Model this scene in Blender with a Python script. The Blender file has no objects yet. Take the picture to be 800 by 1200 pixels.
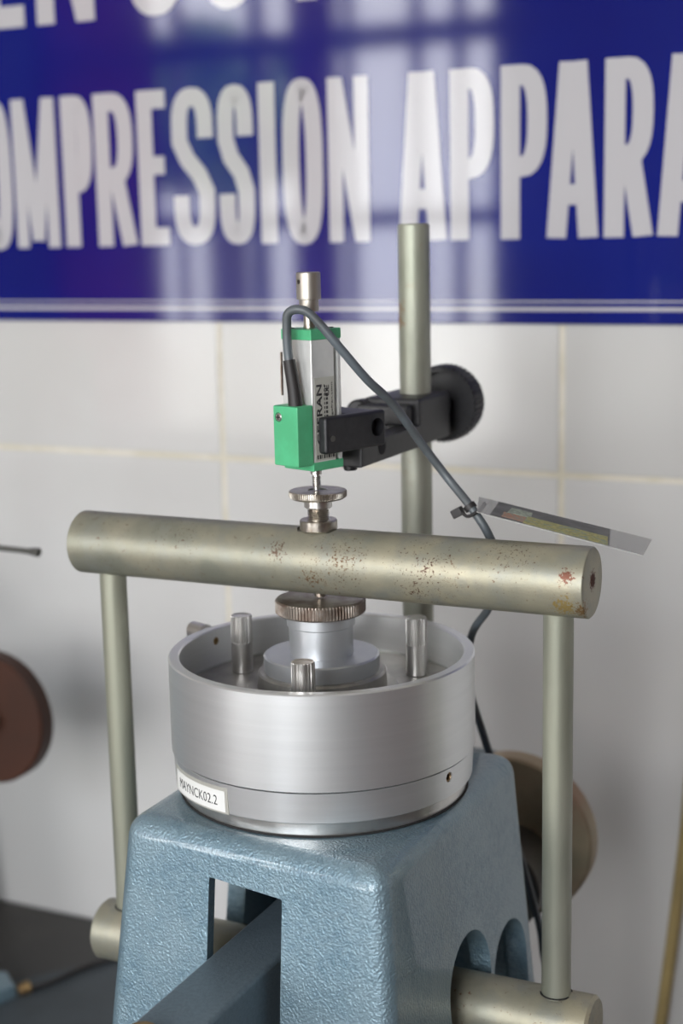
import bpy, bmesh, math, random
from mathutils import Vector, Matrix
random.seed(7)
S = 0.001                     # all dimensions below are millimetres
sc = bpy.context.scene
C = sc.collection

# ------------------------------------------------------------------ camera
cam_d = bpy.data.cameras.new('camera'); cam = bpy.data.objects.new('camera', cam_d); C.objects.link(cam)
sc.camera = cam
yaw, pitch, roll = 0.4450, 0.1850, -0.0212
fw = Vector((-math.sin(yaw)*math.cos(pitch), math.cos(yaw)*math.cos(pitch), -math.sin(pitch)))
r0 = Vector((math.cos(yaw), math.sin(yaw), 0)); u0 = r0.cross(fw)
rt = r0*math.cos(roll) + u0*math.sin(roll); up = -r0*math.sin(roll) + u0*math.cos(roll)
M = Matrix((rt, up, -fw)).transposed().to_4x4()
M.translation = Vector((290.28, -584.71, 221.83))*S
cam.matrix_world = M
cam_d.sensor_fit = 'VERTICAL'; cam_d.sensor_height = 36; cam_d.lens = 1752.2/1200*36
cam_d.clip_start = 0.02
cam_d.dof.use_dof = True; cam_d.dof.focus_distance = 0.625; cam_d.dof.aperture_fstop = 6.8

# ------------------------------------------------------------------ view
vs = sc.view_settings
vs.view_transform = 'Standard'; vs.look = 'None'; vs.gamma = 1; vs.exposure = -0.36; vs.use_curve_mapping = False

# ------------------------------------------------------------------ sky
w = bpy.data.worlds.new('sky'); sc.world = w; w.use_nodes = True
nt = w.node_tree; nt.nodes.clear()
tc = nt.nodes.new('ShaderNodeTexCoord'); sep = nt.nodes.new('ShaderNodeSeparateXYZ')
rmp = nt.nodes.new('ShaderNodeValToRGB'); bg = nt.nodes.new('ShaderNodeBackground'); out = nt.nodes.new('ShaderNodeOutputWorld')
mr = nt.nodes.new('ShaderNodeMapRange'); mr.inputs[1].default_value = -1; mr.inputs[2].default_value = 1
nt.links.new(tc.outputs['Generated'], sep.inputs[0]); nt.links.new(sep.outputs['Z'], mr.inputs[0])
nt.links.new(mr.outputs[0], rmp.inputs[0]); nt.links.new(rmp.outputs[0], bg.inputs[0]); nt.links.new(bg.outputs[0], out.inputs[0])
cr = rmp.color_ramp
cr.elements[0].position = 0.0; cr.elements[0].color = (.22, .22, .19, 1)
cr.elements[1].position = 1.0; cr.elements[1].color = (.55, .68, .95, 1)
for p, c in ((.36, (.50, .49, .45, 1)), (.45, (.80, .80, .77, 1)), (.50, (.9, .92, .95, 1)), (.62, (.98, .97, .96, 1)), (.8, (.75, .83, 1, 1))):
    e = cr.elements.new(p); e.color = c
bg.inputs[1].default_value = 21.0

WY = 338.0                     # plane of the tiled wall
ROOM = dict(x0=-2600, x1=1900, y0=-2000, z0=-1116, z1=1760)
WIN = [(-2050, -835, -300, 1000), (-370, 620, -60, 1150)]     # openings in the opposite wall, the second added as front fill

def portal(x0, x1, z0, z1):
    ld = bpy.data.lights.new('window_portal', 'AREA'); ld.shape = 'RECTANGLE'; ld.size = (x1-x0)*S; ld.size_y = (z1-z0)*S
    ld.cycles.is_portal = True
    o = bpy.data.objects.new('window_portal', ld); C.objects.link(o)
    o.location = ((x0+x1)/2*S, (ROOM['y0']-60)*S, (z0+z1)/2*S); o.rotation_euler = (math.radians(90), 0, 0)
    # area lights shine along -Z; turn it towards +Y (into the room)
    return o
for a in WIN: portal(*a)

# ------------------------------------------------------------------ materials
MATS = {}
def mat(name, col, rough=.5, metal=0., noise=None, bump=None, spots=None, coat=0., spec=.5, stretch=None, emit=None, alpha=None, voro=None, blobs=None):
    """noise=(scale, colour2, lo, hi); bump=(scale, strength, dist, detail); spots=list of (scale, colour, threshold, softness)"""
    m = bpy.data.materials.new(name); m.use_nodes = True; t = m.node_tree; b = t.nodes['Principled BSDF']
    b.inputs['Base Color'].default_value = (*col, 1); b.inputs['Roughness'].default_value = rough
    b.inputs['Metallic'].default_value = metal; b.inputs['Specular IOR Level'].default_value = spec
    b.inputs['Coat Weight'].default_value = coat; b.inputs['Coat Roughness'].default_value = .05
    co = t.nodes.new('ShaderNodeTexCoord'); mp = t.nodes.new('ShaderNodeMapping'); t.links.new(co.outputs['Object'], mp.inputs[0])
    if stretch: mp.inputs['Scale'].default_value = stretch
    cur = None
    def mix(fac, a, colb):
        mx = t.nodes.new('ShaderNodeMix'); mx.data_type = 'RGBA'
        t.links.new(fac, mx.inputs[0])
        if a is None: mx.inputs[6].default_value = (*col, 1)
        else: t.links.new(a, mx.inputs[6])
        mx.inputs[7].default_value = (*colb, 1); return mx.outputs[2]
    def nz(scale, detail=4, vec=None, rough_=.6):
        n = t.nodes.new('ShaderNodeTexNoise'); n.inputs['Scale'].default_value = scale; n.inputs['Detail'].default_value = detail
        n.inputs['Roughness'].default_value = rough_
        t.links.new(vec or mp.outputs[0], n.inputs['Vector']); return n.outputs[0]
    def rng(o, lo, hi):
        r = t.nodes.new('ShaderNodeMapRange'); r.inputs[1].default_value = lo; r.inputs[2].default_value = hi; r.clamp = True
        t.links.new(o, r.inputs[0]); return r.outputs[0]
    if noise:
        for s_, c2, lo, hi in ([noise] if not isinstance(noise, list) else noise):
            cur = mix(rng(nz(s_), lo, hi), cur, c2)
    if spots:
        for s_, c2, th, soft, mscale, mlo, mhi in spots:
            f1 = rng(nz(s_, 5, co.outputs['Object'], .7), th, th+soft); f2 = rng(nz(mscale, 2, co.outputs['Object']), mlo, mhi)
            ml = t.nodes.new('ShaderNodeMath'); ml.operation = 'MULTIPLY'; t.links.new(f1, ml.inputs[0]); t.links.new(f2, ml.inputs[1])
            cur = mix(ml.outputs[0], cur, c2)
    for bp, br, bc, off in (blobs or []):        # stains with a place of their own (object space, mm above the thing's base)
        vd = t.nodes.new('ShaderNodeVectorMath'); vd.operation = 'DISTANCE'; vd.inputs[1].default_value = [q*S for q in bp]
        t.links.new(co.outputs['Object'], vd.inputs[0])
        m1 = t.nodes.new('ShaderNodeMath'); m1.operation = 'MULTIPLY_ADD'; m1.inputs[1].default_value = -off/(br*S); m1.inputs[2].default_value = off
        t.links.new(vd.outputs['Value'], m1.inputs[0])
        m2 = t.nodes.new('ShaderNodeMath'); m2.operation = 'ADD'; t.links.new(m1.outputs[0], m2.inputs[0]); t.links.new(nz(800, 4, co.outputs['Object'], .7), m2.inputs[1])
        cur = mix(rng(m2.outputs[0], .825, .87), cur, bc)
    if cur is not None: t.links.new(cur, b.inputs['Base Color'])
    if bump:
        bn = t.nodes.new('ShaderNodeBump'); bn.inputs['Strength'].default_value = bump[1]; bn.inputs['Distance'].default_value = bump[2]
        if voro:
            v = t.nodes.new('ShaderNodeTexVoronoi'); v.feature = 'SMOOTH_F1'; v.inputs['Scale'].default_value = voro
            dn = t.nodes.new('ShaderNodeTexNoise'); dn.inputs['Scale'].default_value = voro*.7
            va = t.nodes.new('ShaderNodeVectorMath'); va.operation = 'MULTIPLY_ADD'; va.inputs[1].default_value = (1.2/voro,)*3
            t.links.new(mp.outputs[0], dn.inputs['Vector']); t.links.new(dn.outputs['Color'], va.inputs[0]); t.links.new(mp.outputs[0], va.inputs[2])
            t.links.new(va.outputs[0], v.inputs['Vector'])
            ad = t.nodes.new('ShaderNodeMath'); ad.operation = 'MULTIPLY_ADD'; ad.inputs[1].default_value = -.8
            t.links.new(v.outputs['Distance'], ad.inputs[0]); t.links.new(nz(bump[0], bump[3]), ad.inputs[2])
            t.links.new(ad.outputs[0], bn.inputs['Height'])
        else: t.links.new(nz(bump[0], bump[3]), bn.inputs['Height'])
        t.links.new(bn.outputs[0], b.inputs['Normal'])
    if alpha is not None: b.inputs['Alpha'].default_value = alpha
    MATS[name] = m; return m

m_bar = mat('dull_zinc_steel', (.35, .33, .25), .44, .5, noise=[(30, (.24, .245, .195), .40, .64), (12, (.43, .39, .275), .52, .70), (75, (.28, .285, .24), .48, .7)],
            bump=(900, .25, .0004, 4), spots=[(480, (.15, .075, .04), .62, .06, 17, .47, .56)],
            blobs=[((118, -14.2, 220), 8, (.16, .06, .035), .5), ((117, -13.2, 206.5), 14, (.36, .26, .09), .48), ((18, -14, 219), 44, (.12, .065, .03), .30), ((4, -14.5, 209), 24, (.17, .10, .05), .34),
                   ((56, -14, 217), 52, (.10, .052, .03), .29), ((58, -14, 219), 9, (.09, .045, .028), .38), ((52, -14.5, 209), 20, (.10, .05, .03), .33), ((-14, -13, 221), 14, (.11, .06, .035), .36), ((-62, -12, 223), 40, (.13, .08, .05), .26),
                   ((92, -10, 226), 46, (.13, .08, .05), .28), ((125.3, 0, 216), 9, (.10, .03, .015), .6), ((125.1, -12, 205), 11, (.22, .13, .05), .5)])
m_upr = mat('upright_steel', (.34, .345, .27), .42, .5, noise=[(30, (.24, .25, .20), .45, .65), (12, (.40, .40, .33), .55, .7)], bump=(1500, .2, .0003, 4), stretch=(1, 1, .25))
m_post = mat('post_steel', (.42, .43, .36), .45, .45, noise=[(35, (.30, .32, .25), .42, .62), (14, (.50, .49, .41), .5, .7)], bump=(1200, .25, .0003, 4), stretch=(1, 1, .3),
             spots=[(40, (.30, .17, .07), .55, .1, 18, .52, .62)])
m_alu = mat('turned_aluminium', (.80, .81, .81), .37, .85, noise=(300, (.76, .77, .77), .35, .7), stretch=(.04, .04, 1), bump=(1400, .03, .0002, 2))
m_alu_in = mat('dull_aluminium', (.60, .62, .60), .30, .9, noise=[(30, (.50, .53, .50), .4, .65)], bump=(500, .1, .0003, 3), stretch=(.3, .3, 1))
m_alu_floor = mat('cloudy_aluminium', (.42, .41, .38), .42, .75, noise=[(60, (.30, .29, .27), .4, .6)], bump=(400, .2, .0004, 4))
m_anod = mat('satin_aluminium', (.56, .58, .60), .38, .75, noise=(40, (.52, .54, .56), .4, .7))
m_chrome = mat('polished_steel', (.70, .68, .65), .29, .95, noise=(80, (.60, .59, .57), .4, .6))
m_nickel = mat('worn_nickel', (.50, .47, .42), .30, .95, noise=[(120, (.34, .29, .24), .45, .62)], bump=(900, .2, .0003, 3))
m_nickel_d = mat('stained_nickel', (.36, .32, .28), .38, .9, noise=[(120, (.20, .15, .12), .42, .62)], bump=(700, .3, .0003, 3))
m_satin = mat('satin_nickel', (.44, .41, .36), .42, .85)
m_green = mat('green_plastic', (.085, .46, .22), .42, 0, noise=(70, (.075, .40, .19), .4, .6), bump=(2500, .1, .0002, 2))
m_white = mat('transducer_aluminium', (.74, .75, .73), .34, .45, noise=(60, (.68, .69, .67), .4, .6))
m_lab = mat('label_film', (.52, .52, .46), .45, .1, noise=(90, (.47, .47, .42), .4, .6))
m_black = mat('black_anodised', (.012, .012, .014), .42, 0, noise=(300, (.018, .018, .021), .4, .6), bump=(2500, .15, .0002, 2))
m_rubber = mat('black_rubber', (.02, .018, .018), .55, 0)
m_cable = mat('grey_cable', (.105, .125, .14), .42, 0, noise=(60, (.085, .095, .10), .4, .6))
m_blue = mat('blue_hammered_paint', (.20, .30, .355), .34, .38, noise=[(300, (.145, .235, .29), .4, .65), (30, (.215, .31, .36), .45, .6)], bump=(1000, .6, .0010, 3), voro=900, coat=.6)
m_lever = mat('blue_grey_paint', (.14, .185, .215), .45, .15, noise=[(500, (.115, .155, .185), .4, .62)], bump=(900, .35, .0006, 3), coat=.1)
m_brass = mat('old_brass', (.40, .27, .12), .38, .9, noise=(150, (.22, .14, .07), .4, .6))
m_brown = mat('brown_lacquer', (.050, .018, .010), .5, 0, spec=.3, noise=(18, (.036, .015, .009), .4, .65))
m_olive = mat('oxidised_steel', (.40, .31, .21), .48, .45, noise=[(16, (.22, .21, .14), .42, .62), (8, (.34, .20, .14), .5, .62)])
m_dgrey = mat('dark_steel', (.10, .10, .09), .45, .5)
m_stick = mat('sticker_paper', (.72, .72, .69), .5)
m_stickb = mat('clear_sticker_edge', (.50, .49, .44), .3, .3)
m_ink = mat('black_ink', (.03, .03, .03), .6)
m_redink = mat('red_ink', (.35, .04, .03), .6)
m_sign = mat('blue_sign_face', (.006, .009, .135), (.06), 0, spec=.42, noise=(4, (.006, .012, .16), .4, .6))
m_sw = mat('white_sign_letter', (.46, .45, .47), .07, 0, spec=.42)
m_tile = mat('white_glazed_tile', (.585, .58, .57), .12, 0, noise=[(3, (.54, .535, .52), .4, .6)], bump=(14, .05, .003, 2))
m_grout = mat('cream_grout', (.66, .62, .53), .8, 0, noise=(40, (.58, .54, .43), .4, .6))
m_plaster = mat('pale_plaster', (.62, .60, .56), .85, 0, noise=(5, (.57, .55, .51), .4, .6), bump=(60, .1, .002, 4))
m_ceil = mat('ceiling_paint', (.72, .71, .69), .9)
m_floor = mat('floor_tile', (.20, .17, .15), .35, 0, noise=(8, (.25, .22, .20), .4, .6))
m_wood = mat('red_brown_wood', (.14, .035, .022), .4, 0, noise=(12, (.09, .022, .015), .4, .6), stretch=(1, 1, .1))
m_bench = mat('dark_bench_top', (.050, .045, .040), .5, 0, noise=[(12, (.035, .032, .03), .4, .62)], bump=(200, .1, .001, 3))
m_mat = mat('blue_grey_mat', (.055, .068, .078), .55, 0, noise=(20, (.045, .055, .062), .4, .6))
m_hose = mat('yellow_tube', (.36, .27, .11), .45, 0, noise=(30, (.28, .21, .09), .4, .6))
m_film = mat('clear_laminate', (.50, .50, .46), .35, 0, alpha=.55, spec=.3)
m_cardg = mat('grey_print', (.21, .21, .19), .6, 0, noise=(90, (.14, .14, .125), .4, .6))
m_cardy = mat('yellow_green_print', (.62, .57, .20), .6, 0, noise=[(700, (.36, .38, .14), .42, .6), (260, (.35, .42, .28), .52, .62)])
m_cardr = mat('red_print', (.60, .26, .14), .6, 0, noise=(600, (.36, .35, .26), .42, .56))
m_cardp = mat('pale_print', (.55, .62, .48), .6, 0, noise=(500, (.30, .34, .26), .42, .6))
m_leaf = mat('leaf_green', (.22, .34, .10), .6, 0, noise=(3, (.05, .12, .02), .4, .6))
m_bark = mat('bark', (.10, .07, .04), .8)
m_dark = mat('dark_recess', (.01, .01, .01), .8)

# ------------------------------------------------------------------ helpers
class Org: v = Vector((0, 0, 0))
def thing(name, label, cat, origin, group=None, kind=None):
    o = bpy.data.objects.new(name, None); C.objects.link(o); o.empty_display_size = .02
    Org.v = Vector(origin); o.location = Org.v*S
    if label: o['label'] = label
    if cat: o['category'] = cat
    if group: o['group'] = group
    if kind: o['kind'] = kind
    return o
def link(name, bm, m, parent=None, label=None, smooth=True, angle=35):
    me = bpy.data.meshes.new(name)
    for v in bm.verts: v.co = (v.co - Org.v)*S
    bmesh.ops.recalc_face_normals(bm, faces=bm.faces)
    if smooth:
        a = math.radians(angle)
        for f in bm.faces: f.smooth = True
        for e in bm.edges:
            if len(e.link_faces) == 2 and e.calc_face_angle(0) > a: e.smooth = False
            elif len(e.link_faces) != 2: e.smooth = False
    bm.to_mesh(me); bm.free()
    for mm in (m if isinstance(m, (list, tuple)) else [m]): me.materials.append(mm)
    o = bpy.data.objects.new(name, me); C.objects.link(o)
    if smooth:
        wn = o.modifiers.new('weighted_normals', 'WEIGHTED_NORMAL'); wn.keep_sharp = True; wn.weight = 80
    if parent is not None: o.parent = parent
    else: o.location = Org.v*S
    if label: o['label'] = label
    return o
def single(name, bm, m, label, cat, origin, group=None, kind=None, **k):
    old = Org.v; Org.v = Vector(origin); o = link(name, bm, m, **k); Org.v = old
    if label: o['label'] = label
    if cat: o['category'] = cat
    if group: o['group'] = group
    if kind: o['kind'] = kind
    return o
def frame(axis, at=(0, 0, 0), ref=None):
    """matrix taking local z onto axis, at a point"""
    z = Vector(axis).normalized(); r = Vector(ref) if ref else (Vector((0, 0, 1)) if abs(z.z) < .9 else Vector((1, 0, 0)))
    x = r.cross(z).normalized(); y = z.cross(x)
    m = Matrix((x, y, z)).transposed().to_4x4(); m.translation = Vector(at); return m
def lathe(prof, seg=64, mx=None, teeth=None, bm=None, closed=False):
    """prof: list of (r, z[, knurled]); teeth=(count, depth) applied to flagged rings"""
    bm = bm or bmesh.new(); rings = []
    n = seg if not teeth else teeth[0]*4
    for p in prof:
        r, z = p[0], p[1]; kn = len(p) > 2 and p[2]
        if r < 1e-6: rings.append([bm.verts.new((0, 0, z))]); continue
        ring = []
        for i in range(n):
            rr = r - (teeth[1] if kn and (i % 4) in (2, 3) else 0); a = 2*math.pi*i/n
            ring.append(bm.verts.new((rr*math.cos(a), rr*math.sin(a), z)))
        rings.append(ring)
    prs = list(zip(rings, rings[1:])) + ([(rings[-1], rings[0])] if closed else [])
    for A, B in prs:
        for i in range(n):
            j = (i+1) % n
            if len(A) == 1 and len(B) == 1: break
            if len(A) == 1: bm.faces.new((A[0], B[i], B[j]))
            elif len(B) == 1: bm.faces.new((A[i], A[j], B[0]))
            else: bm.faces.new((A[i], A[j], B[j], B[i]))
    if mx is not None: bmesh.ops.transform(bm, matrix=mx, verts=[v for r in rings for v in r])
    return bm
def rod(p0, p1, r, seg=40, cham=0.6, bm=None, r2=None):
    p0, p1 = Vector(p0), Vector(p1); L = (p1-p0).length; r2 = r if r2 is None else r2
    return lathe([(0, 0), (r-cham, 0), (r, cham), (r2, L-cham), (r2-cham, L), (0, L)], seg, frame(p1-p0, p0), bm=bm)
def box(x0, x1, y0, y1, z0, z1, bev=0., seg=2, mx=None, bm=None):
    b = bmesh.new(); bmesh.ops.create_cube(b, size=1)
    for v in b.verts: v.co = Vector(((x0+x1)/2+v.co.x*(x1-x0), (y0+y1)/2+v.co.y*(y1-y0), (z0+z1)/2+v.co.z*(z1-z0)))
    if bev: bmesh.ops.bevel(b, geom=b.edges[:], offset=bev, segments=seg, affect='EDGES', profile=.5)
    if mx is not None: bmesh.ops.transform(b, matrix=mx, verts=b.verts)
    if bm is None: return b
    join(bm, b); return bm
def join(bm, b):
    me = bpy.data.meshes.new('t'); b.to_mesh(me); b.free(); bm.from_mesh(me); bpy.data.meshes.remove(me); return bm
def hexa(pts, bev=0, seg=3):
    """pts: 4 bottom then 4 top corners"""
    b = bmesh.new(); v = [b.verts.new(p) for p in pts]
    for f in ((0, 3, 2, 1), (4, 5, 6, 7), (0, 1, 5, 4), (1, 2, 6, 5), (2, 3, 7, 6), (3, 0, 4, 7)): b.faces.new([v[i] for i in f])
    bmesh.ops.recalc_face_normals(b, faces=b.faces)
    if bev: bmesh.ops.bevel(b, geom=b.edges[:], offset=bev, segments=seg, affect='EDGES', profile=.5)
    return b
def prism(poly, d0, d1, mx=None, bev=0):
    """poly in local xy, extruded along local z from d0 to d1"""
    b = bmesh.new(); A = [b.verts.new((x, y, d0)) for x, y in poly]; B = [b.verts.new((x, y, d1)) for x, y in poly]; n = len(poly)
    b.faces.new(A[::-1]); b.faces.new(B)
    for i in range(n): b.faces.new((A[i], A[(i+1) % n], B[(i+1) % n], B[i]))
    bmesh.ops.recalc_face_normals(b, faces=b.faces)
    if bev: bmesh.ops.bevel(b, geom=b.edges[:], offset=bev, segments=2, affect='EDGES', profile=.5)
    if mx is not None: bmesh.ops.transform(b, matrix=mx, verts=b.verts)
    return b
def catmull(P, n=8):
    P = [Vector(p) for p in P]; Q = [P[0]*2-P[1]] + P + [P[-1]*2-P[-2]]; o = []
    for i in range(1, len(Q)-2):
        for k in range(n):
            t = k/n; a, b, c, d = Q[i-1], Q[i], Q[i+1], Q[i+2]
            o.append(.5*((2*b)+(-a+c)*t+(2*a-5*b+4*c-d)*t*t+(-a+3*b-3*c+d)*t**3))
    o.append(P[-1]); return o
def tube(P, r, seg=14, n=8, bm=None, rf=None):
    bm = bm or bmesh.new(); P = catmull(P, n); rings = []; nrm = None
    for i, p in enumerate(P):
        t = (P[min(i+1, len(P)-1)]-P[max(i-1, 0)]).normalized()
        if nrm is None: nrm = t.orthogonal().normalized()
        nrm = (nrm - t*nrm.dot(t)).normalized(); bi = t.cross(nrm); rr = rf(i/(len(P)-1)) if rf else r
        rings.append([bm.verts.new(p+(nrm*math.cos(2*math.pi*k/seg)+bi*math.sin(2*math.pi*k/seg))*rr) for k in range(seg)])
    for A, B in zip(rings, rings[1:]):
        for k in range(seg): bm.faces.new((A[k], A[(k+1) % seg], B[(k+1) % seg], B[k]))
    bm.faces.new(rings[0][::-1]); bm.faces.new(rings[-1]); return bm
def boolean(bm, cutters, op='DIFFERENCE'):
    """exact boolean of bmeshes in mm"""
    def mk(b):
        me = bpy.data.meshes.new('b'); bmesh.ops.recalc_face_normals(b, faces=b.faces); b.to_mesh(me); b.free()
        o = bpy.data.objects.new('b', me); C.objects.link(o); return o
    base = mk(bm); cs = [mk(c) for c in cutters]
    for c in cs:
        md = base.modifiers.new('m', 'BOOLEAN'); md.operation = op; md.solver = 'EXACT'; md.object = c
    dg = bpy.context.evaluated_depsgraph_get(); dg.update()
    me = bpy.data.meshes.new_from_object(base.evaluated_get(dg)); r = bmesh.new(); r.from_mesh(me)
    for o in [base]+cs:
        d = o.data; bpy.data.objects.remove(o); bpy.data.meshes.remove(d)
    bpy.data.meshes.remove(me); return r
def text_bm(s, width, height, depth=.05, bold=.004):
    """built-in font as a mesh in local xy, scaled to width x height, lower left at the origin"""
    cu = bpy.data.curves.new('t', 'FONT'); cu.body = s; cu.extrude = 0; cu.resolution_u = 3; cu.offset = bold
    o = bpy.data.objects.new('t', cu); C.objects.link(o); dg = bpy.context.evaluated_depsgraph_get(); dg.update()
    me = bpy.data.meshes.new_from_object(o.evaluated_get(dg)); b = bmesh.new(); b.from_mesh(me)
    bpy.data.objects.remove(o); bpy.data.curves.remove(cu); bpy.data.meshes.remove(me)
    xs = [v.co.x for v in b.verts]; ys = [v.co.y for v in b.verts]
    for v in b.verts: v.co = Vector(((v.co.x-min(xs))/(max(xs)-min(xs))*width, (v.co.y-min(ys))/(max(ys)-min(ys))*height, 0))
    bmesh.ops.triangulate(b, faces=b.faces[:])
    g = bmesh.ops.extrude_face_region(b, geom=b.faces[:]); bmesh.ops.translate(b, verts=[x for x in g['geom'] if isinstance(x, bmesh.types.BMVert)], vec=(0, 0, depth))
    return b

# ------------------------------------------------------------------ the room
R_ = ROOM; Org.v = Vector((0, 0, 0))
def struct(name, bm, m, kind='structure', **k):
    Org.v = Vector((0, 0, 0)); o = link(name, bm, m, **k); o['kind'] = kind; return o
wall_back = struct('wall_back', box(R_['x0'], R_['x1'], WY-3.2, WY+120, R_['z0'], R_['z1']), m_grout, smooth=False)
struct('floor', box(R_['x0'], R_['x1'], R_['y0'], WY+1.2, R_['z0']-100, R_['z0']), m_floor, smooth=False)
struct('ceiling', box(R_['x0'], R_['x1'], R_['y0'], WY+1.2, R_['z1'], R_['z1']+100), m_ceil, smooth=False)
struct('wall_left', box(R_['x0']-100, R_['x0'], R_['y0'], WY+1.2, R_['z0'], R_['z1']), m_plaster, smooth=False)
struct('wall_right', box(R_['x1'], R_['x1']+100, R_['y0'], WY+1.2, R_['z0'], R_['z1']), m_wood, smooth=False)
fb = bmesh.new()
def wallpiece(x0, x1, z0, z1): box(x0, x1, R_['y0']-120, R_['y0'], z0, z1, bm=fb)
(a0, a1, az0, az1), (b0, b1, bz0, bz1) = WIN
wallpiece(R_['x0'], a0, R_['z0'], R_['z1']); wallpiece(a0, a1, R_['z0'], az0); wallpiece(a0, a1, az1, R_['z1'])
wallpiece(a1, b0, R_['z0'], R_['z1']); wallpiece(b0, b1, R_['z0'], bz0); wallpiece(b0, b1, bz1, R_['z1']); wallpiece(b1, R_['x1'], R_['z0'], R_['z1'])
struct('wall_front', fb, m_plaster, smooth=False)
# windows of the opposite wall (second added for light), with red-brown frames and muntins
def window(name, rect, vs_, hs_, shutters=True):
    x0, x1, z0, z1 = rect; y = R_['y0']; Org.v = Vector((0, 0, 0))
    fr = bmesh.new()
    for a in ((x0, x0+28, z0, z1), (x1-28, x1, z0, z1), (x0+28, x1-28, z0, z0+28), (x0+28, x1-28, z1-28, z1)): box(a[0], a[1], y-80, y+12, a[2], a[3], 3, 1, bm=fr)
    f = struct(name, fr, m_wood, smooth=False)
    for a, b in vs_: o = link('mullion', box(a, b, y-60, y-20, z0+28, z1-28, 2, 1), m_wood, f, smooth=False)
    for a, b in hs_: o = link('muntin', box(x0+28, x1-28, y-55, y-25, a, b, 2, 1), m_wood, f, smooth=False)
    if shutters:
        for s, a, b in ((-1, x0-330, x0-6), (1, x1+6, x1+200)):
            p = link('shutter', box(a, b, y+4, y+30, z0, z1, 3, 1), m_wood, f, smooth=False)
window('window_1', WIN[0], [(-1706, -1690), (-1490, -1458), (-1344, -1322), (-1240, -1222), (-1072, -1048), (-968, -944)], [(636, 690), (232, 270)], shutters=False)
window('fill_window', WIN[1], [(-52, -28), (278, 302)], [(560, 585)], shutters=False)  # unseen window added to bring more light from the front
# red translucent curtains gathered across parts of the left window
cm = bpy.data.materials.new('red_curtain_cloth'); cm.use_nodes = True; t_ = cm.node_tree; t_.nodes.clear()
o_ = t_.nodes.new('ShaderNodeOutputMaterial'); tr_ = t_.nodes.new('ShaderNodeBsdfTranslucent'); df_ = t_.nodes.new('ShaderNodeBsdfDiffuse'); mx_ = t_.nodes.new('ShaderNodeMixShader')
tr_.inputs[0].default_value = (.15, .02, .03, 1); df_.inputs[0].default_value = (.30, .06, .06, 1); mx_.inputs[0].default_value = .4
t_.links.new(tr_.outputs[0], mx_.inputs[1]); t_.links.new(df_.outputs[0], mx_.inputs[2]); t_.links.new(mx_.outputs[0], o_.inputs[0])
def curtain(x0, x1, z0, z1, label):
    b = bmesh.new(); n = max(8, int((x1-x0)/12)); y = R_['y0']+45; prev = None
    for i in range(n+1):
        x = x0+(x1-x0)*i/n; yy = y+9*math.sin(i*1.7)
        c = (b.verts.new((x, yy, z0)), b.verts.new((x, yy, z1)))
        if prev: b.faces.new((prev[0], c[0], c[1], prev[1]))
        prev = c
    single('curtain', b, cm, label, 'curtain', ((x0+x1)/2, y, z0))
curtain(-2060, -1700, -325, 1020, 'wide red curtain gathered at the left side of the window')
curtain(-1346, -1226, -325, 1020, 'narrow red curtain in the middle of the window')
# wall tiles: one shared mesh, every tile a piece
TW, TH, X0, Z0 = 250.0, 400.0, -240.7, 64.9
Org.v = Vector((0, 0, 0))
tb = box(-TW/2+1.7, TW/2-1.7, -4, 3, -TH/2+1.7, TH/2-1.7, 1.2, 2)
t0 = None
for i in range(-9, 9):
    for j in range(-3, 4):
        cx = X0+TW*(i+.5); cz = Z0+TH*(j+.5)
        if t0 is None: t0 = link('tile', tb, m_tile, wall_back, smooth=False); o = t0
        else: o = bpy.data.objects.new('tile', t0.data); C.objects.link(o); o.parent = wall_back
        o.location = Vector((cx, WY, cz))*S
        o.rotation_euler = (random.uniform(-.0005, .0005), 0, random.uniform(-.0008, .0008))

# trees outside the window
def tree(x, y, label, zc=500, R0=900):
    t = thing('tree', label, 'tree', (x, y, -1300))
    link('trunk', tube([(x, y, -1300), (x+30, y, zc-500), (x-40, y+30, zc+200)], 90, 10), m_bark, t)
    b = bmesh.new()
    for k in range(420):
        u, v_, r = random.uniform(0, 2*math.pi), random.uniform(-1, 1), R0*random.random()**.4
        c = Vector((x+r*math.cos(u)*math.sqrt(1-v_*v_), y+r*math.sin(u)*math.sqrt(1-v_*v_), zc+r*v_*.8)); s = random.uniform(60, 150)
        q = [Vector((random.uniform(-1, 1), random.uniform(-1, 1), random.uniform(-1, 1))).normalized()*s for _ in range(2)]
        vv = [b.verts.new(c+q[0]), b.verts.new(c+q[1]*.5), b.verts.new(c-q[0]), b.verts.new(c-q[1]*.5)]; b.faces.new(vv)
    o = link('foliage', b, m_leaf, t, smooth=False); o['kind'] = 'stuff'
tree(-2880, -4300, 'leafy green tree outside the curtained window', 720, 430)

# ------------------------------------------------------------------ sign
SY = WY-4
sg = thing('wall_sign', 'glossy blue wall sign with large white capital letters', 'sign', (-300, SY, 162))
link('panel', box(-900, 560, SY-5, SY, 162, 560, .8, 1), m_sign, sg, smooth=False)
for z0, z1, nm in ((170.2, 172.6, 'stripe'), (175.6, 176.6, 'stripe')):
    link(nm, box(-890, 550, SY-5.4, SY-4.9, z0, z1), m_sw, sg, smooth=False)
FACE = frame((0, -1, 0), (0, SY-5, 0), ref=(0, 0, 1))     # local z -> -y
def to_wall(b, x, z, k=0):
    for v in b.verts: v.co = Vector((x+v.co.x, SY-5-.45-.02*k-v.co.z*0, z+v.co.y)) if v.co.z > 0 else Vector((x+v.co.x, SY-4.9, z+v.co.y))
T = 12.5
def arc(cx, cy, rx, ry, a0, a1, n=14, p=2.6):
    o = []
    for i in range(n+1):
        a = math.radians(a0+(a1-a0)*i/n); c, s = math.cos(a), math.sin(a)
        o.append((cx+rx*math.copysign(abs(c)**(2/p), c), cy+ry*math.copysign(abs(s)**(2/p), s)))
    return o
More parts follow.
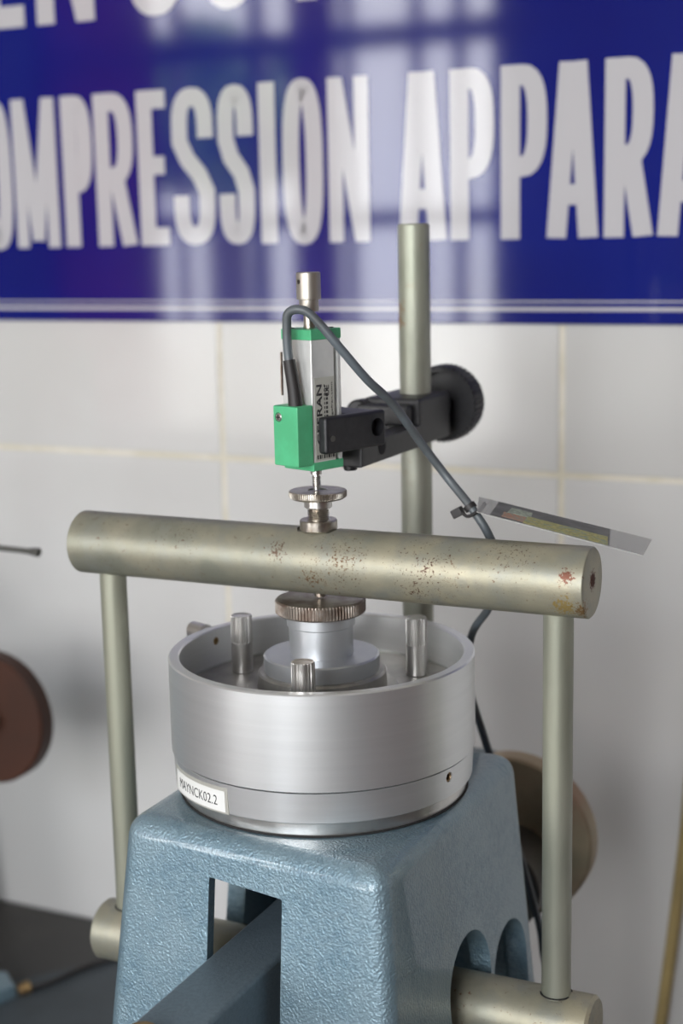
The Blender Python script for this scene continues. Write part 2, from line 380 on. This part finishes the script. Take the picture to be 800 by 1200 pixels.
def letter(ch, w, h, t=T):
    """centre-line strokes of a condensed bold capital"""
    q = t/2; L, Rr, B, Tp = q, w-q, q, h-q; m = h*.5
    if ch in 'O': return [arc(w/2, h/2, w/2-q, h/2-q+1, 0, 360, 40)]
    if ch == 'C' or ch == 'G':
        s = [arc(w/2, h*.68, w/2-q, h*.32-q+1, 0, 180, 16) + arc(w/2, h*.32, w/2-q, h*.32-q+1, 180, 360, 16)]
        s[0].insert(0, (Rr, h*.62)); s[0].append((Rr, h*.38)); return s
    if ch == 'I': return [[(w/2, 0), (w/2, h)]]
    if ch == 'M': return [[(L, 0), (L, h)], [(Rr, 0), (Rr, h)], [(L+1, h), (w/2, q)], [(Rr-1, h), (w/2, q)]]
    if ch == 'N': return [[(L, 0), (L, h)], [(Rr, 0), (Rr, h)], [(L+.5, h-1), (Rr-.5, 1)]]
    if ch == 'E': return [[(L, 0), (L, h)], [(L, B), (w, B)], [(L, Tp), (w, Tp)], [(L, m+2), (w-2, m+2)]]
    if ch == 'K': return [[(L, 0), (L, h)], [(L+2, h*.42), (Rr, h)], [(w*.42, h*.52), (Rr+.5, 0)]]
    if ch == 'T': return [[(w/2, 0), (w/2, h)], [(0, Tp), (w, Tp)]]
    if ch == 'U': return [[(L, h)] + arc(w/2, h*.3, w/2-q, h*.3-q, 180, 360, 16) + [(Rr, h)]]
    if ch == 'P': return [[(L, 0), (L, h)], [(L, Tp), (w*.45, Tp)] + arc(w*.45, (Tp+h*.42)/2, w*.55-q, (Tp-h*.42)/2, 90, -90, 14) + [(L, h*.42)]]
    if ch == 'R': return [[(L, 0), (L, h)], [(L, Tp), (w*.45, Tp)] + arc(w*.45, (Tp+h*.46)/2, w*.52-q, (Tp-h*.46)/2, 90, -90, 14) + [(L, h*.46)], [(w*.52, h*.46), (Rr, 0)]]
    if ch == 'A': return [[(L-.5, 0), (w/2-2.5, h)], [(Rr+.5, 0), (w/2+2.5, h)], [(w*.22, h*.25), (w*.78, h*.25)]]
    if ch == 'S':
        return [[(Rr, h*.68)] + arc(w/2, h*.75, w/2-q, h*.25-q, 0, 180, 12) + [(L, h*.66), (w*.36, h*.55), (w*.64, h*.45), (Rr, h*.34)] +
                [(x, y) for x, y in arc(w/2, h*.25, w/2-q, h*.25-q, 0, -180, 12)] + [(L, h*.32)]]
def stroke_letter(ch, x, z, w, h, t=T):
    b = bmesh.new(); k = 0
    for st in letter(ch, w, h, t):
        pts = [Vector((p[0], p[1])) for p in st]; pp = [pts[0]]
        for p in pts[1:]:
            if (p-pp[-1]).length > .4: pp.append(p)
        pts = pp; closed = (pts[0]-pts[-1]).length < 1.; n = len(pts)
        if closed: pts = pts[:-1]; n -= 1
        A, Bv = [], []; y = SY-5.45-.04*k; k += 1
        for i, p in enumerate(pts):
            if closed: d0 = (p-pts[i-1]).normalized(); d1 = (pts[(i+1) % n]-p).normalized()
            else:
                d1 = (pts[i+1]-p).normalized() if i < n-1 else (p-pts[i-1]).normalized(); d0 = (p-pts[i-1]).normalized() if i else d1
            d = d0+d1; d = d.normalized() if d.length > 1e-6 else d1
            nn = Vector((-d.y, d.x)); kk = 1/max(.6, nn.dot(Vector((-d1.y, d1.x))))
            for s_, lst in ((1, A), (-1, Bv)):
                q = p+nn*(t/2*kk*s_)
                q.y = min(max(q.y, 0 if ch not in 'OSCG' else -1.2), h if ch not in 'OSCG' else h+1.2)
                lst.append(b.verts.new((x+q.x, y, z+q.y)))
        for i in range(n if closed else n-1):
            j = (i+1) % n; b.faces.new((A[i], A[j], Bv[j], Bv[i]))
    f = b.faces[:]; g = bmesh.ops.extrude_face_region(b, geom=f)
    for v in [e for e in g['geom'] if isinstance(e, bmesh.types.BMVert)]: v.co.y = SY-4.9
    link('letter', b, m_sw, sg, smooth=False)
ref = [('O', -436, -407.5), ('M', -405, -367), ('P', -361.5, -336), ('R', -333.5, -300.5), ('E', -297.5, -274), ('S', -269.5, -236.5), ('S', -233, -205.5), ('I', -201.5, -188),
       ('O', -183.5, -153.5), ('N', -149.5, -120), ('A', -99, -66.5), ('P', -63.5, -34), ('P', -29.5, .5), ('A', 1, 33), ('R', 37, 67.5), ('A', 70.5, 101.5), ('T', 103, 131), ('U', 136, 165), ('S', 169, 199), ('C', -470, -440)]
for ch, a, b_ in ref: stroke_letter(ch, a, 215.2, b_-a, 106.0, 10.3 if ch in 'MN' else T)
for ch, a, b_ in [('N', -484, -436), ('E', -424, -388), ('N', -377, -328), ('C', -302, -254), ('O', -245, -197), ('K', -170, -122), ('E', -112, -76), ('T', -70, -28)]:
    stroke_letter(ch, a, 371.0, b_-a, 150.0, 15.0)

# ------------------------------------------------------------------ bench
bt = thing('workbench', 'dark workbench top along the tiled wall', 'bench', (0, 0, -1116))
link('bench_top', box(-1500, 1100, -330, 333.0, -342, -312, 3, 2), m_bench, bt)
for x in (-1450, 1040):
    for y in (-290, 270): link('leg', box(x, x+50, y, y+50, -1116, -342, 2, 1), m_dgrey, bt)
single('rubber_mat', prism([(-700, -300), (500, -300), (500, 300), (-293, 312), (-420, 158), (-700, 60)], -312, -310.6, bev=0), m_mat,
       'blue-grey mat lying on the dark bench below the steel frame', 'mat', (0, 0, -312), smooth=False)

# ------------------------------------------------------------------ cast frame
TOPZ = -26.0
def level(z):
    k = (TOPZ-z)/113.0
    return [(-63-11*k, -71-10*k, z), (66+9*k, -84-11*k, z), (69+9*k, 70+6*k, z), (-63-11*k, 70+6*k, z)]
def inset(L, d, f=5): return [(L[0][0]+d, L[0][1]+f, L[0][2]), (L[1][0]-d, L[1][1]+f, L[1][2]), (L[2][0]-d, L[2][1]-d, L[2][2]), (L[3][0]+d, L[3][1]-d, L[3][2])]
outer = hexa(level(-310.5)+level(TOPZ), 8.5, 5)
hollow = hexa(inset(level(-330), 10)+inset(level(TOPZ-13), 10), 4, 2)
def arch(y, r, zc, zb, side=0):
    pts = [(y+r*math.cos(math.radians(a)), zc+r*math.sin(math.radians(a))) for a in range(0, 181, 10)]
    pts = pts+[(y-r, zb), (y+r, zb)]
    m_ = Matrix(((0, 0, 1, 0), (1, 0, 0, 0), (0, 1, 0, 0), (0, 0, 0, 1)))       # local (x,y,z)->(world y,z,x)
    return prism(pts, -160 if side <= 0 else 0, 160 if side >= 0 else 0, m_)
fwin = hexa([(-21.5, -190, -300), (19, -190, -300), (19, -55, -300), (-21.5, -55, -300), (-17, -190, -43.5), (19.5, -190, -45.5), (19.5, -55, -45.5), (-17, -55, -43.5)], .8, 2)
rwin = box(-26, 26, 40, 150, -300, -50, 3, 2)
ringseat = lathe([(0, -27.5), (66.5, -27.5), (66.5, -20), (0, -20)], 64)
body = boolean(outer, [hollow, fwin, rwin, arch(-8, 24, -108, -150, 1), arch(40.5, 21.5, -121, -200, 1), arch(-3, 32, -101, -160, -1)])
fr = thing('cast_frame', 'blue hammer-painted cast iron frame with square opening under the silver cell', 'frame', (3, 0, -310.5))
link('frame_body', body, m_blue, fr, angle=30)
link('rear_lug', join(box(-22, 22, 60, 132, -75, -30, 5, 3), lathe([(0, -30.2), (14, -30.2), (14, -20), (0, -20)], 32, Matrix.Translation((-1.9, 118.6, 0)))), m_blue, fr)

# lever beam through the frame
lv = thing('lever_beam', 'dark blue-grey square lever beam coming out of the frame opening', 'lever', (0, -100, -115))
link('beam', box(-14, 14, -330, 200, -117, -75, 2.2, 3), m_lever, lv)
link('brass_screw', lathe([(0, -75.2), (6.5, -75.2), (6.5, -72), (5.8, -71.2), (0, -71.2)], 32, Matrix.Translation((-4, -152, 0))), m_brass, lv, label='small brass screw head')

# ------------------------------------------------------------------ loading yoke
yk = thing('loading_yoke', 'rusty dull steel loading yoke of two crossbars and two uprights', 'yoke', (0, 0, -137))
ZB, ZL = 77.9, -122.0
bar = rod((-126.5, 0, ZB), (125.1, 0, ZB), 15, 72, .8)
bar = boolean(bar, [lathe([(0, 91.6), (9.6, 91.6), (9.6, 100), (0, 100)], 40), lathe([(0, 50), (11, 50), (11, 63.8), (0, 63.8)], 32)])
cb = link('crossbar', bar, m_bar, yk, label='upper crossbar, spotted with brown rust', angle=50)
link('end_hole', lathe([(0, 0), (2.6, 0), (2.6, .3), (0, .3)], 20, frame((1, 0, 0), (125.0, 0, ZB+1))), mat('rusty_hole', (.10, .035, .02), .8), cb, label='rusty centre hole')
lb = link('crossbar', rod((-126, 0, ZL), (128, 0, ZL), 15, 72, 1.4), m_bar, yk, label='lower crossbar')
link('end_hole', lathe([(0, 0), (3, 0), (3, .3), (0, .3)], 20, frame((1, 0, 0), (127.9, 1, ZL-1))), m_dark, lb)
for s in (-1, 1):
    link('upright', rod((s*110.7, 0, ZL+13), (s*110.7, 0, ZB-13.6), 6.4, 40, .4), m_upr, yk)
    link('seat_ring', lathe([(6.5, 0), (7.2, 0), (7.2, .4), (6.5, .4)], 40, Matrix.Translation((s*110.7, 0, ZL+14.4)), closed=True), m_dark, yk)
# adjusting screw on top of the upper crossbar
zt = []
z = 97.0
while z < 101.5: zt += [(4.9, z), (4.1, z+.45)]; z += .9
sp = link('adjusting_screw', lathe([(0, 91), (4.1, 91)] + zt + [(4.6, 101.8), (4.6, 102)], 32), m_nickel, yk)
link('lock_nut', lathe([(0, 91.9), (8, 91.9), (8.4, 92.4), (8.4, 96.2), (7.9, 96.8), (0, 96.8)], 48), m_nickel, yk)
link('collar', lathe([(4, 102), (5.8, 102), (6.3, 102.5), (6.3, 106.2), (4, 106.2)], 40), m_chrome, yk)
link('knurled_disc', lathe([(0, 106.2), (11.8, 106.2), (12.7, 106.9), (12.9, 107.2, 1), (12.9, 109.3, 1), (12.4, 109.8), (4.5, 109.9), (4, 109.5), (0, 109.5)], teeth=(80, .4)), m_nickel, yk, angle=20)
link('bearing_screw', lathe([(0, 61.6), (2.6, 61.6), (2.6, 64.5), (0, 64.5)], 24), m_nickel, yk)

# ------------------------------------------------------------------ consolidation cell
cl = thing('consolidation_cell', 'round silver aluminium cell sitting on top of the blue frame', 'test cell', (0, 0, TOPZ))
ring = lathe([(68.8, -5.0), (69, -4.8), (69, 36.4), (68.4, 37), (64.6, 37), (64, 36.4), (64, 18), (62, 15), (62, -5.0)], 160, closed=True)
hole_in = lathe([(0, 0), (1.9, 0), (1.9, 14), (0, 14)], 20, frame((math.cos(math.radians(168.2)), math.sin(math.radians(168.2)), 0), (60*math.cos(math.radians(168.2)), 60*math.sin(math.radians(168.2)), 31)))
ring = boolean(ring, [hole_in])
rg = link('outer_ring', ring, m_alu, cl, angle=30)
a = math.radians(168.2); d_ = Vector((math.cos(a), math.sin(a), 0))
link('hole_lining', lathe([(1.95, 0), (1.2, 0), (1.2, 3.6), (1.95, 3.6)], 20, frame(d_, d_*64.1+Vector((0, 0, 31))), closed=True), m_brass, rg)
a = math.radians(160.5); d_ = Vector((math.cos(a), math.sin(a), 0))
link('outlet_stub', lathe([(0, 0), (4, 0), (4, 8), (3.2, 8), (3.2, 13), (4.4, 13), (4.4, 23), (3.6, 24), (0, 24)], 32, frame(d_, d_*68+Vector((0, 0, 30)))), m_chrome, rg)
lr = lathe([(0, -19.6), (66.5, -19.6), (67.6, -18.8), (68.2, -5.95), (68.05, -5.8), (0, -5.8)], 160)
a = math.radians(-11.6); d_ = Vector((math.cos(a), math.sin(a), 0))
lr = boolean(lr, [lathe([(0, 0), (2.3, 0), (2.3, 9), (0, 9)], 24, frame(d_, d_*62+Vector((0, 0, -9.8))))])
lr_ = link('lower_ring', lr, m_alu, cl, angle=30)
link('plug', lathe([(2.3, 0), (2.3, 4.4), (1.4, 4.4), (1.4, 0)], 24, frame(d_, d_*63+Vector((0, 0, -9.8))), closed=True), m_brass, lr_)
link('base_plate', lathe([(0, -25.9), (65, -25.9), (65.2, -19.6), (0, -19.6)], 128), m_chrome, cl, label='polished steel base plate')
link('seam_shade_ring', lathe([(62, -5.75), (67.2, -5.75), (67.2, -5.05), (62, -5.05)], 96, closed=True), m_dark, cl)  # black ring filling the open gap, drawn as the seam's shade
link('base_shade_ring', lathe([(64, -25.9), (65.8, -25.9), (65.8, -25.2), (64, -25.2)], 96, closed=True), m_dark, cl)  # thin black ring added as the shadow line under the base plate
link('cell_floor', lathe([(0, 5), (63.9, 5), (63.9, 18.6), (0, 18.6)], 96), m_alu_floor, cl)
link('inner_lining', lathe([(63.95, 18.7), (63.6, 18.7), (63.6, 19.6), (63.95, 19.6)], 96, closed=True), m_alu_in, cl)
for x, y in ((-46.9, 10.3), (31.5, 35.5), (15.2, -48.6)):
    link('thumb_rod', lathe([(0, 18.6), (4.6, 18.6), (5, 19), (5, 33), (5.1, 33.2, 1), (5.1, 45.2, 1), (4.7, 46), (4.2, 46), (4.0, 45.7), (0, 45.7)], teeth=(20, .6), mx=Matrix.Translation((x, y, 0))), m_chrome, cl, angle=20)
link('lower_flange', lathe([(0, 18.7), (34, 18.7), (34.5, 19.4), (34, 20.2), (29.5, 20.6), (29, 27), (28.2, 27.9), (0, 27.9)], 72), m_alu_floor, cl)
link('upper_flange', lathe([(0, 27.9), (26, 27.9), (26.2, 28.4), (26.2, 34.8), (25.5, 35.4), (0, 35.4)], 72), m_anod, cl)
link('column', lathe([(0, 35.4), (14.4, 35.4), (14.4, 48.3), (14.9, 48.6), (15.5, 49), (15.5, 53.6), (15, 54.2), (0, 54.2)], 64), m_anod, cl)
kp = [(0, 54.2), (19.2, 54.2), (20.3, 55), (20.4, 55.2, 1), (20.4, 60, 1), (19.6, 60.8), (19, 60.9)]
kk = link('knurled_knob', lathe(kp+[(0, 60.9)], teeth=(84, .5)), m_nickel_d, cl, label='stained nickel knob with knurled edge', angle=20)
# sticker on the lower ring
def curved(b, R0, zc, adeg, tilt=0):
    """bend local xy (x along the ring) onto the ring"""
    for v in b.verts:
        x = v.co.x*math.cos(tilt)-v.co.y*math.sin(tilt); y = v.co.x*math.sin(tilt)+v.co.y*math.cos(tilt)
        a_ = math.radians(adeg)+x/R0; r_ = R0+v.co.z; v.co = Vector((r_*math.cos(a_), r_*math.sin(a_), zc+y))
    return b
def strip(w_, h_, z0, z1, n=24):
    b = bmesh.new(); rows = []
    for i in range(n+1):
        x = -w_/2+w_*i/n; rows.append([b.verts.new((x, -h_/2, z0)), b.verts.new((x, h_/2, z0)), b.verts.new((x, h_/2, z1)), b.verts.new((x, -h_/2, z1))])
    for A, B in zip(rows, rows[1:]):
        for k in range(4): b.faces.new((A[k], A[(k+1) % 4], B[(k+1) % 4], B[k]))
    b.faces.new(rows[0]); b.faces.new(rows[-1][::-1]); return b
TL = .03
st = link('sticker_border', curved(strip(45, 11.6, -.6, .25), 67.9, -14.0, -119.6, TL), m_stickb, lr_)
sk = thing('asset_sticker', 'small white sticker lettered MAYNCK02.2 on the cell\'s lower ring', 'sticker', (-33, -60, -19))
link('paper', curved(strip(41, 9.2, -.2, .45), 67.9, -14.4, -119.2, TL), m_stick, sk)
tx = text_bm('MAYNCK02.2', 31.5, 4.3, .12, -.004)
for v in tx.verts: v.co += Vector((-15, -2.4, .4))
link('lettering', curved(tx, 67.9, -14.2, -119.6, TL), m_ink, sk, smooth=False)

# ------------------------------------------------------------------ support post and clamp
PX, PY = -1.9, 118.6
single('support_post', rod((PX, PY, -20), (PX, PY, 225.3), 8, 48, .8), m_post, 'vertical galvanised steel post standing behind the cell', 'post', (PX, PY, -20))
ck = thing('post_clamp', 'black clamp arm on the vertical post holding the green sensor', 'clamp', (PX, PY, 117))
blk = box(-20, 11, 92, 135, 116.6, 140.5, 2.2, 2)
bore = lathe([(0, 90), (8.1, 90), (8.1, 160), (0, 160)], 48, Matrix.Translation((PX, PY, 0)))
link('clamp_block', boolean(blk, [bore]), m_black, ck)
link('arm', box(.5, 12, 21.5, 92.2, 116.8, 128, 1.2, 2), m_black, ck)
link('rounded_lug', join(rod((-20, 86, 134), (-20, 94, 134), 6, 32, 1), box(-20, 8, 84, 93, 127.5, 138, 2, 2)), m_black, ck)
link('bolt_hole', rod((11.7, 44, 124), (12.25, 44, 124), 4, 28, .1), m_dark, ck)
# rotated jaw that grips the sensor
TX, TY = -1.2, -.6
ang = math.radians(-18.6)
JM = Matrix.Translation((TX, TY, 0)) @ Matrix.Rotation(ang, 4, 'Z')
jaw = box(9.0, 14.4, -6.5, 32, 127.4, 143.6, 1.6, 3, mx=JM)
jh = lathe([(0, -30), (4.1, -30), (4.1, 30), (0, 30)], 32, JM @ frame((1, 0, 0), (12, 26.2, 136.2)))
jw = link('jaw', boolean(jaw, [jh]), m_black, ck)
jaw2 = box(-13.5, -9.2, -6.5, 32, 127.4, 143.2, 1.6, 3, mx=JM)
link('jaw', jaw2, m_black, ck)
link('jaw_bridge', box(-13.5, 9.1, 14.2, 32, 127.4, 143.0, 1, 2, mx=JM), m_black, ck)
link('pivot_screw', lathe([(0, 115.2), (2.8, 115.2), (3.2, 115.8), (3.2, 118), (0, 118)], 28, Matrix.Translation((4.5, 25, 0))), m_black, ck)
link('jaw_screw', lathe([(0, 0), (1.3, 0), (1.3, .7), (0, .7)], 20, JM @ frame((1, 0, 0), (14.1, -2.6, 134.2))), m_dgrey, ck)
# knurled hand wheel at the back
kn = lathe([(0, 140), (5, 140), (5, 150), (16.5, 150), (16.9, 145), (19.9, 145, 1), (20.4, 146, 1), (20.4, 157, 1), (19.8, 158), (0, 158)], teeth=(46, 1.1),
           mx=frame((0, 1, 0), (1, 0, 131.8)))
link('hand_wheel', kn, m_black, ck, label='round black hand wheel with notched rim', angle=20)
link('wheel_shaft', rod((0, 134, 131), (0, 151, 131), 6, 28, .4), m_black, ck)

# ------------------------------------------------------------------ displacement transducer
tr = thing('displacement_sensor', 'green and silver displacement sensor held above the crossbar', 'sensor', (TX, TY, 111))
H = 9.1
def jb(*a_, **k): return box(*a_, mx=JM, **k)
groove = jb(4.9, 10.4, 5.4, 7.4, 100, 200)
gr2 = jb(8.4, 10, 3.6, 9.6, 100, 200)
sbody = boolean(jb(-H, H, -H, H, 123, 177, bev=.8), [jb(6.8, 12, 4.5, 6.9, 100, 200)])
link('sensor_body', sbody, m_white, tr)
link('end_cap', jb(-H-.2, H+.2, -H-.2, H+.2, 176.6, 181.2, bev=.5), m_green, tr)
link('end_cap', jb(-H-.2, H+.2, -H-.2, H+.2, 120, 124, bev=.5), m_green, tr)
for s in (-1, 1): link('cap_screw', lathe([(0, 181), (1.4, 181), (1.4, 181.6), (0, 181.6)], 16, JM @ Matrix.Translation((s*6, s*6, 0))), m_dgrey, tr)
cn = link('connector', boolean(jb(-5.8, 9.3, -18.6, -9.0, 122.9, 149, bev=.7), [lathe([(0, -6), (2.1, -6), (2.1, 6), (0, 6)], 24, JM @ frame((0, -1, 0), (-2.4, -23.6, 144)))]), m_green, tr)
scr = lathe([(0, 0), (1.8, 0), (1.8, .6), (1.4, 1), (0, 1)], 24, JM @ frame((0, -1, 0), (-2.4, -17.8, 144)))
sw = link('screw', scr, m_chrome, cn)
for mm_ in (box(-3.6, -1.2, -18.95, -18.7, 143.75, 144.25, mx=JM), box(-2.65, -2.15, -18.95, -18.7, 142.8, 145.2, mx=JM)): link('screw_slot', mm_, m_dark, cn, smooth=False)
link('label_film', jb(H-.05, H+.12, -7.8, 4.2, 124.4, 160.5), m_lab, tr, smooth=False)
link('rear_clip', jb(-H-1.9, -H-1.2, -8.6, -6, 152, 171, bev=.3), m_nickel_d, tr)
def label_text(s, y0, z0, length, height, m_=m_ink, bold=.012):
    b = text_bm(s, length, height, .05, bold)
    for v in b.verts:                 # text runs upward: local x -> world z, local y -> -y (local of the sensor)
        v.co = JM @ Vector((H+.12+v.co.z, y0-v.co.y, z0+v.co.x))
    link('print', b, m_, tr, smooth=False)
label_text('GEFRAN', -3.4, 131.5, 26, 3.4, bold=.022)
label_text('www.gefran.com', 3.4, 136, 22, 1.3)
label_text('CE', 1.0, 152, 5, 2.6)
for y0, y1, n_ in ((-2.1, -1.6, 9), (-1.0, .2, 8)):          # rows of print too small to read
    for k in range(n_): link('print', jb(H+.1, H+.18, y0, y1, 141+k*1.9, 142.2+k*1.9), m_ink, tr, smooth=False)
for i, (y0, y1) in enumerate(((-7, -6.2), (-5.6, -4.6), (-4.1, -3.7), (-3, -2), (-1.4, -.8), (-.2, 1.0), (1.6, 2.0), (2.6, 3.6))):
    link('print', jb(H+.1, H+.18, y0, y1, 125.2, 127.0), m_ink, tr, smooth=False)
link('upper_rod', lathe([(0, 178), (2.5, 178), (2.5, 189.5), (0, 189.5)], 32, Matrix.Translation((-1.8, -.6, 0))), m_nickel, tr)
tip = boolean(lathe([(0, 188.4), (4.0, 188.4), (4.25, 188.8), (4.25, 193.5), (5.2, 193.6), (5.3, 194), (5.3, 204.6), (4.9, 205.2), (0, 205.2)], 48, Matrix.Translation((-1.8, -.6, 0))),
              [rod((-1.8, -.6, 201.2), (-7.4, -11.2, 201.2), 1.1, 20, .05)])
link('rod_cap', tip, m_satin, tr, label='satin metal cap on top of the rod')
zt = []; z = 111.5
while z < 116.2: zt += [(2.0, z), (1.6, z+.35)]; z += .7
link('plunger', lathe([(0, 110), (1.4, 110), (1.4, 111.2)] + zt + [(1.5, 116.6), (1.5, 117), (2.5, 117), (2.5, 120.5), (0, 120.5)], 28, Matrix.Translation((-.4, -.2, 0))), m_chrome, tr)

# ------------------------------------------------------------------ signal cable
def jp(x, y, z): return tuple(JM @ Vector((x, y, z)))
cb_ = thing('signal_cable', 'grey signal cable looping from the green sensor down behind the crossbar', 'cable', jp(3.8, -14, 149))
link('strain_relief', tube([jp(3.8, -14, 148), jp(2.9, -14, 156), jp(.9, -14.5, 168.5)], 3, 20, rf=lambda t: 3.2-.6*t), m_rubber, cb_)
P = [jp(1.3, -14.4, 165), jp(.4, -14.6, 173), (-5.4, -15, 182), (-4.4, -15.5, 188.2), (.5, -15, 190.0), (6.2, -13, 186.8), (16.9, -8, 172.6), (25.0, 0, 159.3), (30.8, 15, 146.7), (37.5, 30, 127.9),
     (47.5, 36, 112.1), (61, 32, 99.0), (69, 33, 86), (70, 45, 67), (59, 58, 47.5), (44, 75, 28), (38, 87, 0), (45.8, 92, -33.5), (52, 110, -80), (63.2, 122, -138), (66, 130, -170), (80, 160, -250), (110, 220, -303), (160, 250, -308)]
link('sheath', tube(P, 1.95, 16, 8), m_cable, cb_)
tie = thing('cable_tie', 'black plastic cable tie cinched round the cable beside the clear tag', 'cable tie', (60.5, 32, 98))
d1 = (Vector(P[12])-Vector(P[10])).normalized()
link('band', lathe([(2.0, -1.2), (2.9, -1.2), (2.9, 1.2), (2.0, 1.2)], 28, frame(d1, (59.5, 32.6, 100)), closed=True), m_rubber, tie)
link('tie_head', box(-2.5, 2.5, -2.2, 2.2, -2, 2, .5, 2, mx=Matrix.Translation((54.4, 30.5, 97.6)) @ Matrix.Rotation(-.5, 4, 'Y')), m_rubber, tie)
link('tie_tail', tube([(56, 30, 98.5), (60, 28.5, 96.5), (65, 29.5, 99.5), (66.5, 33, 102)], .8, 8), m_rubber, tie)

# ------------------------------------------------------------------ laminated tag
tg = thing('laminated_tag', 'clear laminated tag with yellow-green print lying across the crossbar end', 'tag', (112, 0, 93))
A_, B_, C_, D_ = (Vector((74, 1.5, 104.0)), Vector((143.5, 9.6, 88.6)), Vector((135.2, 58.7, 85.2)), Vector((59.4, 44, 102.6)))
def tp(u, v, h=0): p = (A_*(1-u)+B_*u)*(1-v)+(D_*(1-u)+C_*u)*v; n = (B_-A_).cross(D_-A_).normalized(); return p+n*h
def quad(u0, v0, u1, v1, u2, v2, u3, v3, h0, h1):
    return hexa([tp(u0, v0, h0), tp(u1, v1, h0), tp(u2, v2, h0), tp(u3, v3, h0), tp(u0, v0, h1), tp(u1, v1, h1), tp(u2, v2, h1), tp(u3, v3, h1)])
link('laminate', quad(0, 0, 1, 0, 1, 1, 0, 1, 0, .25), m_film, tg, smooth=False)
link('card', quad(.08, 0.0, .80, 0.0, .76, .97, .12, .97, .25, .4), m_cardg, tg, smooth=False)
link('printed_band', quad(.28, .04, .79, .04, .77, .48, .30, .48, .4, .5), m_cardy, tg, smooth=False)
link('printed_band', quad(.15, .10, .30, .10, .29, .40, .16, .40, .4, .5), m_cardr, tg, smooth=False)
link('printed_band', quad(.18, .42, .32, .42, .32, .78, .20, .78, .4, .5), m_cardp, tg, smooth=False)

# ------------------------------------------------------------------ counterweights
wt = thing('counterweight', 'large olive-brown disc weight behind the right side of the frame', 'weight', (31, 184, -170), group=None)
link('disc', lathe([(0, 0), (46.2, 0), (47.6, 1.4), (47.6, 13), (46.8, 14), (0, 14)], 96, frame((0, 1, 0), (26.5, 184, -121))), m_olive, wt)
link('hub', lathe([(0, 0), (25.5, 0), (26.2, .8), (26.2, 32), (0, 32)], 64, frame((0, 1, 0), (28, 152, -138))), m_dgrey, wt, label='smaller dark grey disc')
wl = thing('counterweight', 'dark brown disc weight at the left edge of the photo', 'weight', (-335, 178, -140))
link('disc', lathe([(0, 0), (43.4, 0), (44.8, 1.4), (44.8, 13), (43.8, 14), (0, 14)], 96, frame((0, 1, 0), (-340, 178, -94))), m_brown, wl)
link('spindle', rod((-337, 165, -93), (-337, 178.2, -93), 8, 28, .5), m_dgrey, wl)
# the neighbouring apparatus, mostly outside the frame
nb = thing('neighbouring_frame', 'second blue frame standing left, only its corner and rods in view', 'frame', (-520, 190, -312))
link('frame_body', hexa([(-620, 90, -312), (-452, 90, -312), (-452, 290, -312), (-620, 290, -312), (-600, 110, -20), (-470, 110, -20), (-470, 270, -20), (-600, 270, -20)], 8, 3), m_blue, nb)
link('cross_spindle', rod((-470, 213.5, -93), (-330, 213.5, -93), 7, 28, .5), m_dgrey, nb)
link('foot', hexa([(-460, 128, -312), (-392, 60, -312), (-351, 206, -312), (-372, 222, -312), (-460, 128, -290), (-392, 60, -290), (-353, 205, -302), (-372, 220, -302)], 2, 2), m_blue, nb)
link('foot_screw', rod((-352, 208, -308), (-346, 214, -306), 4.5, 24, .6), m_brass, nb, label='brass screw tip')
link('post', rod((-520, 100, -22), (-520, 100, 120), 8, 32, .6), m_post, nb)
single('black_rod', tube([(-520, 100, 50), (-400, 100, 47), (-258, 100, 45), (-240, 100, 44.6), (-229.5, 100, 44.4)], 2, 16, rf=lambda t: 1.7+(.9*math.sin(min(1, (t-.8)/.2*1.15)*math.pi/2) if t > .8 else 0)), m_dgrey,
       'thin dark rod with a rounded tip entering from the left edge', 'rod', (-520, 100, 45))
single('bench_cable', tube([(-345, 214, -308.5), (-338, 230, -308.5), (-326, 262, -308.5), (-300, 292, -308.5), (-262, 306, -308.5), (-200, 300, -308.5), (-90, 240, -308.5)], 2, 10), m_rubber,
       'thin black cable lying on the bench at the lower left', 'cable', (-345, 214, -312))
single('yellow_tube', tube([(120, 300, 60), (103, 318, -80), (95.5, 325, -170), (83.5, 325, -290), (80, 320, -312)], 4.1, 16), m_hose,
       'thin yellowish tube leaning by the wall at the right edge', 'tube', (80, 320, -312))
